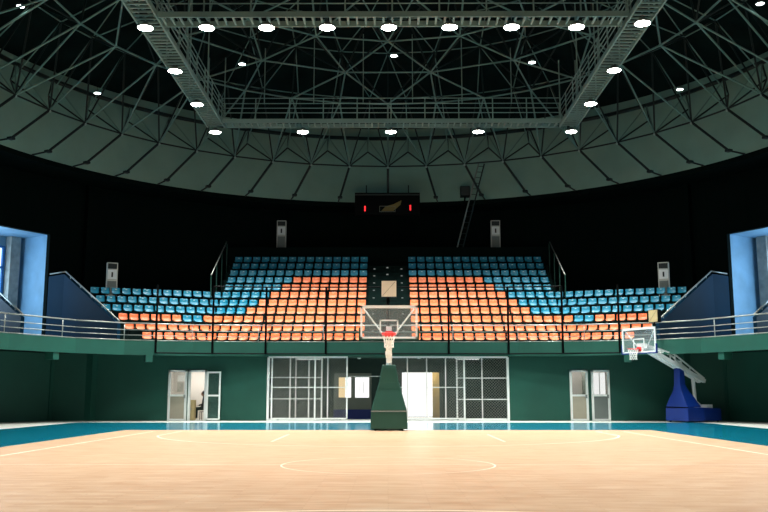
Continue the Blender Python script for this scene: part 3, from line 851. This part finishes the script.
door(3, *drs[2], 'white framed door with cream panel, left of the right pair', 'pane', 'cream')
door(4, *drs[3], 'white framed door with bright window pane, right of the right pair', 'pane', 'grey')
# open leaf
x0 = PX(206.0, 40.75); x1 = PX(220.3, 40.75)
lf = empty('door_leaf', (x0, 40.78, 0.0), R(-4), label='white framed glazed door leaf swung open against the green wall', cat='door')
mb = MB(); W_ = x1-x0; w = 0.075
for a in ((0, w, 0.03, 2.2), (W_-w, W_, 0.03, 2.2), (0, W_, 0.03, 0.03+w), (0, W_, 2.2-w, 2.2), (0, W_, 1.08, 1.16)): mb.bx(a[0], a[1], -0.025, 0.025, a[2], a[3])
mb.build('leaf_frame', 'white', lf)
for z0_, z1_ in ((0.1, 1.08), (1.16, 2.13)): mb = MB(); mb.bx(w, W_-w, -0.004, 0.004, z0_, z1_); mb.build('glass_pane', 'pane', lf)
# rooms behind doors
def roombox(name, xa, xb, ya, yb_, zt_, m, label=None):
    mb = MB(); t = 0.1
    mb.bx(xa-t, xa, ya, yb_, 0, zt_); mb.bx(xb, xb+t, ya, yb_, 0, zt_); mb.bx(xa-t, xb+t, yb_, yb_+t, 0, zt_); mb.bx(xa-t, xb+t, ya, yb_+t, zt_, zt_+t)
    return S(mb.build(name, m), label)
roombox('wall_left_room', drs[0][0]-0.4, drs[1][1]+0.6, YW+0.26, 43.6, 2.7, 'roomw')
roombox('wall_right_room', drs[2][0]-0.5, drs[3][1]+0.5, YW+0.26, 43.6, 2.7, 'roomw')
mb = MB(); mb.bx(drs[0][0]-0.4, drs[3][1]+.5, YW+.26, 46.0, -0.3, 0.0) ; S(mb.build('floor_rooms', 'strip'))
def arealight(nm, loc, sx, sy, pw, col, rot=(0, 0, 0)):
    L = bpy.data.lights.new(nm, 'AREA'); L.shape = 'RECTANGLE'; L.size = sx; L.size_y = sy; L.energy = pw; L.color = col
    o = bpy.data.objects.new(nm, L); COL.objects.link(o); o.location = loc; o.rotation_euler = rot; return o
def tubelamp(x, y, z, l, pw, col=(1, .97, .92)):
    e = empty('ceiling_batten_lamp', (x, y, z), label=l, cat='ceiling lamp')
    mb = MB(); mb.bx(-0.6, 0.6, -0.05, 0.05, 0, 0.05); mb.build('housing', 'white', e)
    mb = MB(); mb.tube((-0.55, 0, -0.02), (0.55, 0, -0.02), 0.018, 6); mb.build('tube', 'e_day', e)
    a = arealight('batten_light', (0, 0, -0.06), 1.1, 0.08, pw, col); a.parent = e
tubelamp((drs[0][0]+drs[1][1])/2+.1, 42.5, 2.6, 'white ceiling batten lamp in the room behind the left doors', 45)
tubelamp((drs[2][0]+drs[3][1])/2, 42.5, 2.6, 'white ceiling batten lamp in the room behind the right doors', 26)
# things in left room
cab = empty('tan_cabinet', (PX(192.6, 41.6), 41.6, 0), label='low tan cabinet just inside the open left doorway', cat='cabinet')
mb = MB(); mb.bx(-0.17, 0.12, -0.2, 0.2, 0.0, 0.92); mb.build('body', 'tan', cab, bevel=0.01)
mb = MB(); mb.bx(-0.15, 0.10, -0.22, -0.2, 0.05, 0.88); mb.build('door', 'tan', cab)
mb = MB(); mb.bx(-0.05, 0.05, -0.24, -0.22, 0.5, 0.53); mb.build('handle', 'silver', cab)
for i, (xx, zz, w, h, mm, nm) in enumerate(((PX(179.5, 43.5), 1.30, 0.3, 0.45, 'pgrey', 'grey notice sheet seen through the leftmost glazed door'), (PX(180, 43.5), 1.8, 0.34, 0.28, 'white', 'small white sheet above the grey notice behind the leftmost glazed door'))):
    mb = MB(); mb.bx(xx-w/2, xx+w/2, 43.56, 43.59, zz, zz+h); tag(mb.build('notice_sheet', mm), nm, 'notice')
# partition boards behind right doors
mb = MB(); mb.bx(PX(582, 43), PX(588.5, 43), 42.9, 42.95, 0, 2.3); tag(mb.build('partition_board', 'partition'), 'grey board seen through the upper pane of the cream panelled door', 'board')
w = S(empty('window_3', (PX(599.5, 43.5), 43.55, 0)), 'bright daylit window seen through the rightmost glazed door', 'window')
mb = MB(); mb.bx(-0.3, 0.3, 0, 0.03, 1.1, 2.2); mb.build('pane', 'e_day', w)
mb = MB(); [mb.bx(a, a+.03, -0.03, 0, 1.1, 2.2) for a in (-0.33, 0.0, 0.3)]; mb.bx(-0.33, .33, -.03, 0, 1.07, 1.1); mb.build('window_frame', 'partition', w)
# seated person
def skinbody(name, pts, edges, rad, m, parent, sub=2):
    me = bpy.data.meshes.new(name); me.from_pydata([Vector(p) for p in pts], edges, []); me.materials.append(M[m])
    o = bpy.data.objects.new(name, me); COL.objects.link(o); o.parent = parent
    sk = o.modifiers.new('skin', 'SKIN')
    for i, r in enumerate(rad): me.skin_vertices[0].data[i].radius = (r, r) if not isinstance(r, tuple) else r
    me.skin_vertices[0].data[0].use_root = True
    sub_ = o.modifiers.new('sub', 'SUBSURF'); sub_.levels = sub; sub_.render_levels = sub
    return o
pr = empty('person', (PX(203.6, 42.2), 42.2, 0), R(0), label='person in black top seated inside the open left doorway, half hidden', cat='person')
# facing -X (left); hips at 0.48
pts = [(0.08, 0, 0.50), (0.07, 0, 0.72), (0.04, 0, 0.95), (0.03, 0, 1.04), (0.0, 0, 1.12),
       (0.04, -0.19, 0.97), (0.0, -0.23, 0.72), (-0.2, -0.18, 0.66), (0.04, 0.19, 0.97), (0.0, 0.23, 0.72), (-0.2, 0.18, 0.66),
       (-0.1, -0.12, 0.52), (-0.34, -0.12, 0.50), (-0.34, -0.12, 0.1), (-0.46, -0.12, 0.05),
       (-0.1, 0.12, 0.52), (-0.34, 0.12, 0.50), (-0.34, 0.12, 0.1), (-0.46, 0.12, 0.05)]
ed = [(0, 1), (1, 2), (2, 3), (3, 4), (2, 5), (5, 6), (6, 7), (2, 8), (8, 9), (9, 10), (0, 11), (11, 12), (12, 13), (13, 14), (0, 15), (15, 16), (16, 17), (17, 18)]
rad = [0.14, 0.13, 0.13, 0.06, 0.055, 0.06, 0.045, 0.035, 0.06, 0.045, 0.035, 0.09, 0.065, 0.045, 0.035, 0.09, 0.065, 0.045, 0.035]
skinbody('body', pts, ed, rad, 'shirt', pr)
mb = MB(); mb.ball((-0.015, 0, 1.2), 0.105, 0, 14, 9, (1.0, 0.8, 1.15)); mb.ball((-0.12, 0, 1.19), 0.018, 0, 6, 4); mb.ball((0, -0.085, 1.19), 0.022, 0, 6, 4); mb.ball((0, 0.085, 1.19), 0.022, 0, 6, 4)
hd = mb.build('head', 'skin', pr, smooth=True)
mb = MB(); mb.ball((0.015, 0, 1.23), 0.118, 0, 14, 9, (1.0, 0.85, 1.0)); mb.build('hair', 'hair', hd, smooth=True)
for s in (-1, 1):
    mb = MB(); mb.tube((0.0, s*0.12, 0.53), (-0.36, s*0.12, 0.51), 0.095, 10, r2=0.075); mb.tube((-0.35, s*0.12, 0.52), (-0.35, s*0.12, 0.1), 0.07, 10, r2=0.055); mb.build('trouser_leg', 'trous', pr, smooth=True)
    for k in range(5):
        mb = MB(); yy = s*0.18+(k-2)*0.016; ln = [0.045, 0.07, 0.08, 0.075, 0.055][k]
        mb.path([(-0.22, yy, 0.66), (-0.22-ln*.6, yy, 0.655), (-0.22-ln, yy, 0.64)], 0.008, 6); mb.build('finger', 'skin', pr)
ch = empty('side_chair', (pr.location.x+0.06, 42.2, 0), label='dark chair with pale edge under the seated person', cat='chair')
mb = MB(); mb.bx(-0.2, 0.22, -0.22, 0.22, 0.36, 0.385); mb.build('seat', 'dgrey', ch)
mb = MB(); mb.bx(0.24, 0.27, -0.22, 0.22, 0.45, 0.9); mb.build('backrest', 'black', ch)
for x in (-0.18, 0.22):
    for y in (-0.19, 0.19): mb = MB(); mb.tube((x, y, 0), (x, y, 0.36), 0.015, 6); mb.build('leg', 'black', ch)

# ------------------------------------------------------------------ central gated room
RY = 44.6
mb = MB()
zc_ = 2.95
mb.bx(-6.3, -6.2, YW+.25, RY, 0, zc_); mb.bx(6.2, 6.3, YW+.25, RY, 0, zc_)
DX0, DX1, DH = PX(402, RY), PX(439.5, RY), 2.25
mb.bx(-6.3, DX0, RY, RY+0.12, 0, zc_); mb.bx(DX1, 6.3, RY, RY+.12, 0, zc_); mb.bx(DX0, DX1, RY, RY+.12, DH, zc_)
mb.bx(-6.3, 6.3, YW+0.05, RY+.12, zc_, zc_+0.1)
S(mb.build('wall_gated_room', 'room'), 'dark green walls of the room behind the white grilles', 'wall')
# outside of back doorway: white lobby lit by day
mb = MB(); mb.bx(DX0-0.6, DX0-0.5, RY+.12, RY+3, 0, 2.9); mb.bx(DX1+0.5, DX1+.6, RY+.12, RY+3, 0, 2.9); mb.bx(DX0-.6, DX1+.6, RY+.12, RY+3, 2.9, 3.0)
mb.bx(DX0-.6, DX1+.6, RY+.12, RY+3, -0.3, 0)
S(mb.build('wall_back_lobby', 'roomw'))
gd = S(empty('window_4', ((DX0+DX1)/2, RY+2.9, 0)), 'overexposed daylit glass entrance beyond the back doorway', 'window')
mb = MB(); mb.bx(-1.4, 1.4, 0, 0.03, 0.02, 2.85); mb.build('pane', 'e_day', gd)
a = arealight('entrance_daylight', (0, -0.2, 1.4), 2.6, 2.6, 40, (1, .98, .95), (R(90), 0, 0)); a.parent = gd; a.rotation_euler = (R(-90), 0, 0)
mb = MB(); ya, yb2 = PX(432.5, RY+.9), PX(443, RY+.9); mb.bx(ya, yb2, RY+.9, RY+.95, 0.0, 2.5)
yd = empty('yellow_door', (0, 0, 0), label='pale yellow wooden door standing open at the back doorway', cat='door')
mb.build('leaf', 'yellow', yd)
mb = MB(); mb.bx(ya, yb2, RY+.88, RY+.9, 1.0, 1.03); mb.bx(ya, yb2, RY+.88, RY+.9, 1.65, 1.68); mb.build('rail', 'tan', yd)
tubelamp((DX0+DX1)/2, RY+.4, 2.8, 'unseen batten lamp added for the yellow door in the lobby beyond the back doorway', 30)  # unseen lamp, added to brighten the yellow door leaf
# ticket window partition
tp = empty('ticket_partition', (PX(352.5, 43.6), 43.6, 0), label='grey partition with two bright window panes behind the left grille', cat='partition')
hw = 0.91
mb = MB(); 
xa = [-hw, PX(338.5, 43.6)-tp.location.x, PX(351, 43.6)-tp.location.x, PX(355, 43.6)-tp.location.x, PX(369, 43.6)-tp.location.x, hw]
zlo, zhi, zt_ = 1.19+(394-397.5)/902*43.6, 1.19+(394-377.5)/902*43.6, 1.19+(394-373.5)/902*43.6
mb.bx(-hw, hw, 0, 0.08, 0.45, zlo); mb.bx(-hw, hw, 0, .08, zhi, zt_)
for p, q in ((xa[0], xa[1]), (xa[2], xa[3]), (xa[4], xa[5])): mb.bx(p, q, 0, .08, zlo, zhi)
mb.build('panel', 'partition', tp)
mid_ = PX(345, 43.6)-tp.location.x
mb = MB(); mb.bx(xa[1], mid_, 0.03, 0.05, zlo, zhi); mb.build('warm_pane', 'e_daywarm', tp)
mb = MB(); mb.bx(mid_, xa[2], 0.03, 0.05, zlo, zhi); mb.build('pane', 'e_day', tp)
mb = MB(); mb.bx(xa[3], xa[4], 0.03, 0.05, zlo, zhi); mb.build('pane', 'e_day', tp)
mb = MB(); 
for u in (.33, .6): mb.bx(xa[3]+(xa[4]-xa[3])*u, xa[3]+(xa[4]-xa[3])*u+0.025, 0.01, 0.03, zlo+.2, zhi-.2)
mb.build('window_bar', 'grey', tp)
mb = MB(); mb.bx(-hw, hw, -0.05, 0.08, 0.0, 0.45); mb.build('skirting_pad', 'navyb', tp)
for x, l in ((PX(359, 42.5), 'left'), (PX(419, 42.5), 'right')):
    e = empty('ceiling_downlight', (x, 42.5, zc_-0.0), label=f'small round white ceiling lamp behind the grilles, {l} one', cat='ceiling lamp')
    mb = MB(); mb.lathe((0, 0, -0.12), [(0.05, 0), (0.09, 0.03), (0.09, 0.12)], 12); mb.build('fitting', 'white', e)
tubelamp(-3.8, 43.0, 2.85, 'ceiling batten lamp in the gated room behind the left grille', 20, (.8, 1, .95))
tubelamp(3.8, 43.0, 2.85, 'ceiling batten lamp in the gated room behind the right grille', 30, (.8, 1, .95))

# grilles
def zof(py, D): return 1.19-(py-394)/902*D
def chain(mb, x0, x1, z0, z1, y, p=0.13, r=0.0055):
    # diamond wire lattice clipped to the rectangle
    import itertools
    W = x1-x0; H = z1-z0
    for sgn in (1, -1):
        k = -H
        while k < W:
            # line x = k + t (sgn=1) or x = k + (H - t)
            ta = max(0, -k); tb = min(H, W-k)
            if tb > ta+0.01:
                if sgn == 1: a = (x0+k+ta, y, z0+ta); b = (x0+k+tb, y, z0+tb)
                else: a = (x0+k+ta, y, z1-ta); b = (x0+k+tb, y, z1-tb)
                mb.tube(a, b, r, 3, caps=False)
            k += p
def grille(x0px, x1px, vpx, hpx, ytop, ybot, Y, label, thick, mesh=True, pend=None):
    e = empty('security_grille', (PX((x0px+x1px)/2, Y), Y, 0), label=label, cat='grille', group='white wire mesh grilles closing the gated room')
    ox = e.location.x
    x0, x1 = PX(x0px, Y)-ox, PX(x1px, Y)-ox; z0, z1 = max(zof(ybot, Y), 0.06), zof(ytop, Y)
    t = thick
    mb = MB(); mb.bx(x0-t, x0+t, -t, t, z0, z1); mb.bx(x1-t, x1+t, -t, t, z0, z1); mb.bx(x0, x1, -t, t, z0-t, z0+t); mb.bx(x0, x1, -t, t, z1-t, z1+t); mb.build('frame', 'white', e)
    for v in vpx: mb = MB(); x = PX(v, Y)-ox; mb.bx(x-t*.8, x+t*.8, -t*.8, t*.8, z0, z1); mb.build('upright', 'gate', e)
    for h in hpx: mb = MB(); z = zof(h, Y); mb.bx(x0, x1, -t*.6, t*.6, z-t*.6, z+t*.6); mb.build('crossbar', 'white', e)
    mb = MB(); chain(mb, x0, x1, z0, z1, 0.0); tag(mb.build('wire_mesh', 'rail', e), kind='stuff')
    for x in (x0+.3, x1-.3): mb = MB(); mb.tube((x, -0.03, 0.05), (x, 0.03, 0.05), 0.046, 10); mb.build('wheel', 'grey', e)
    return e
Yg1, Yg2 = 40.96, 40.85
Yg1, Yg2 = 41.10, 40.88
grille(268.2, 321.5, [295.5], [377.6, 398.8], 357.3, 419.0, Yg1, 'white mesh grille panel with six cells fixed at the left side of the opening', 0.035)
grille(457, 508.2, [482.2], [378.2, 399.3], 357.4, 419.0, Yg1, 'white mesh grille panel with six cells fixed at the right side of the opening', 0.035)
grille(271.5, 346.8, [289.8, 308.6, 327.5], [387.4], 356.9, 418.2, Yg2, 'white sliding mesh gate in front of the left fixed grille', 0.032)
grille(388.5, 464.2, [407.4, 426.8, 445.7], [387.4], 357.0, 418.2, Yg2, 'white sliding mesh gate right of the green hoop base', 0.032)
gf = S(empty('trim_gate_frame', (0, YW, 0)), 'white frame and posts around the gated opening', 'frame')
mb = MB()
for x in (-XO, XO): mb.bx(x-0.05, x+0.05, -0.06, 0.1, 0, GZ)
mb.build('side_post', 'white', gf)
for px_ in (314.8, 464.5):
    mb = MB(); x = PX(px_, 40.8); mb.tube((x, -0.22, 0.0), (x, -0.22, 3.16), 0.036, 8); mb.build('tall_post', 'white', gf)
mb = MB(); mb.bx(-XO, -1.85, -0.08, -0.02, GZ-0.03, GZ+0.05); mb.bx(0.2, XO, -0.08, -0.02, GZ-0.03, GZ+.05); mb.build('top_track', 'white', gf)
mb = MB(); mb.bx(-XO, XO, -0.16, -0.06, 0.0, 0.03); mb.build('bottom_track', 'white', gf)
mb = MB(); mb.bx(-1.9, -0.3, 2.45, 2.5, zof(376.5, 43.5)-.02, zof(376.5, 43.5)+.02); mb.build('far_crossbar', 'white', gf)

# ------------------------------------------------------------------ camera
cam = bpy.data.cameras.new('camera'); co = bpy.data.objects.new('camera', cam); COL.objects.link(co)
cam.sensor_width = 36; cam.lens = 891/768*36; cam.clip_end = 300
co.location = (0, 0, 1.19)
co.rotation_euler = (PI/2+math.atan(138/891), 0, math.atan(4/891.))
sc.camera = co
# ------------------------------------------------------------------ world and view
w = bpy.data.worlds.new('world'); sc.world = w; w.use_nodes = True
bg = w.node_tree.nodes['Background']; bg.inputs[0].default_value = (0.35, 0.6, 1, 1); bg.inputs[1].default_value = 0.3
vs = sc.view_settings; vs.view_transform = 'Standard'; vs.look = 'None'; vs.gamma = 1; vs.use_curve_mapping = False
vs.exposure = 0.0
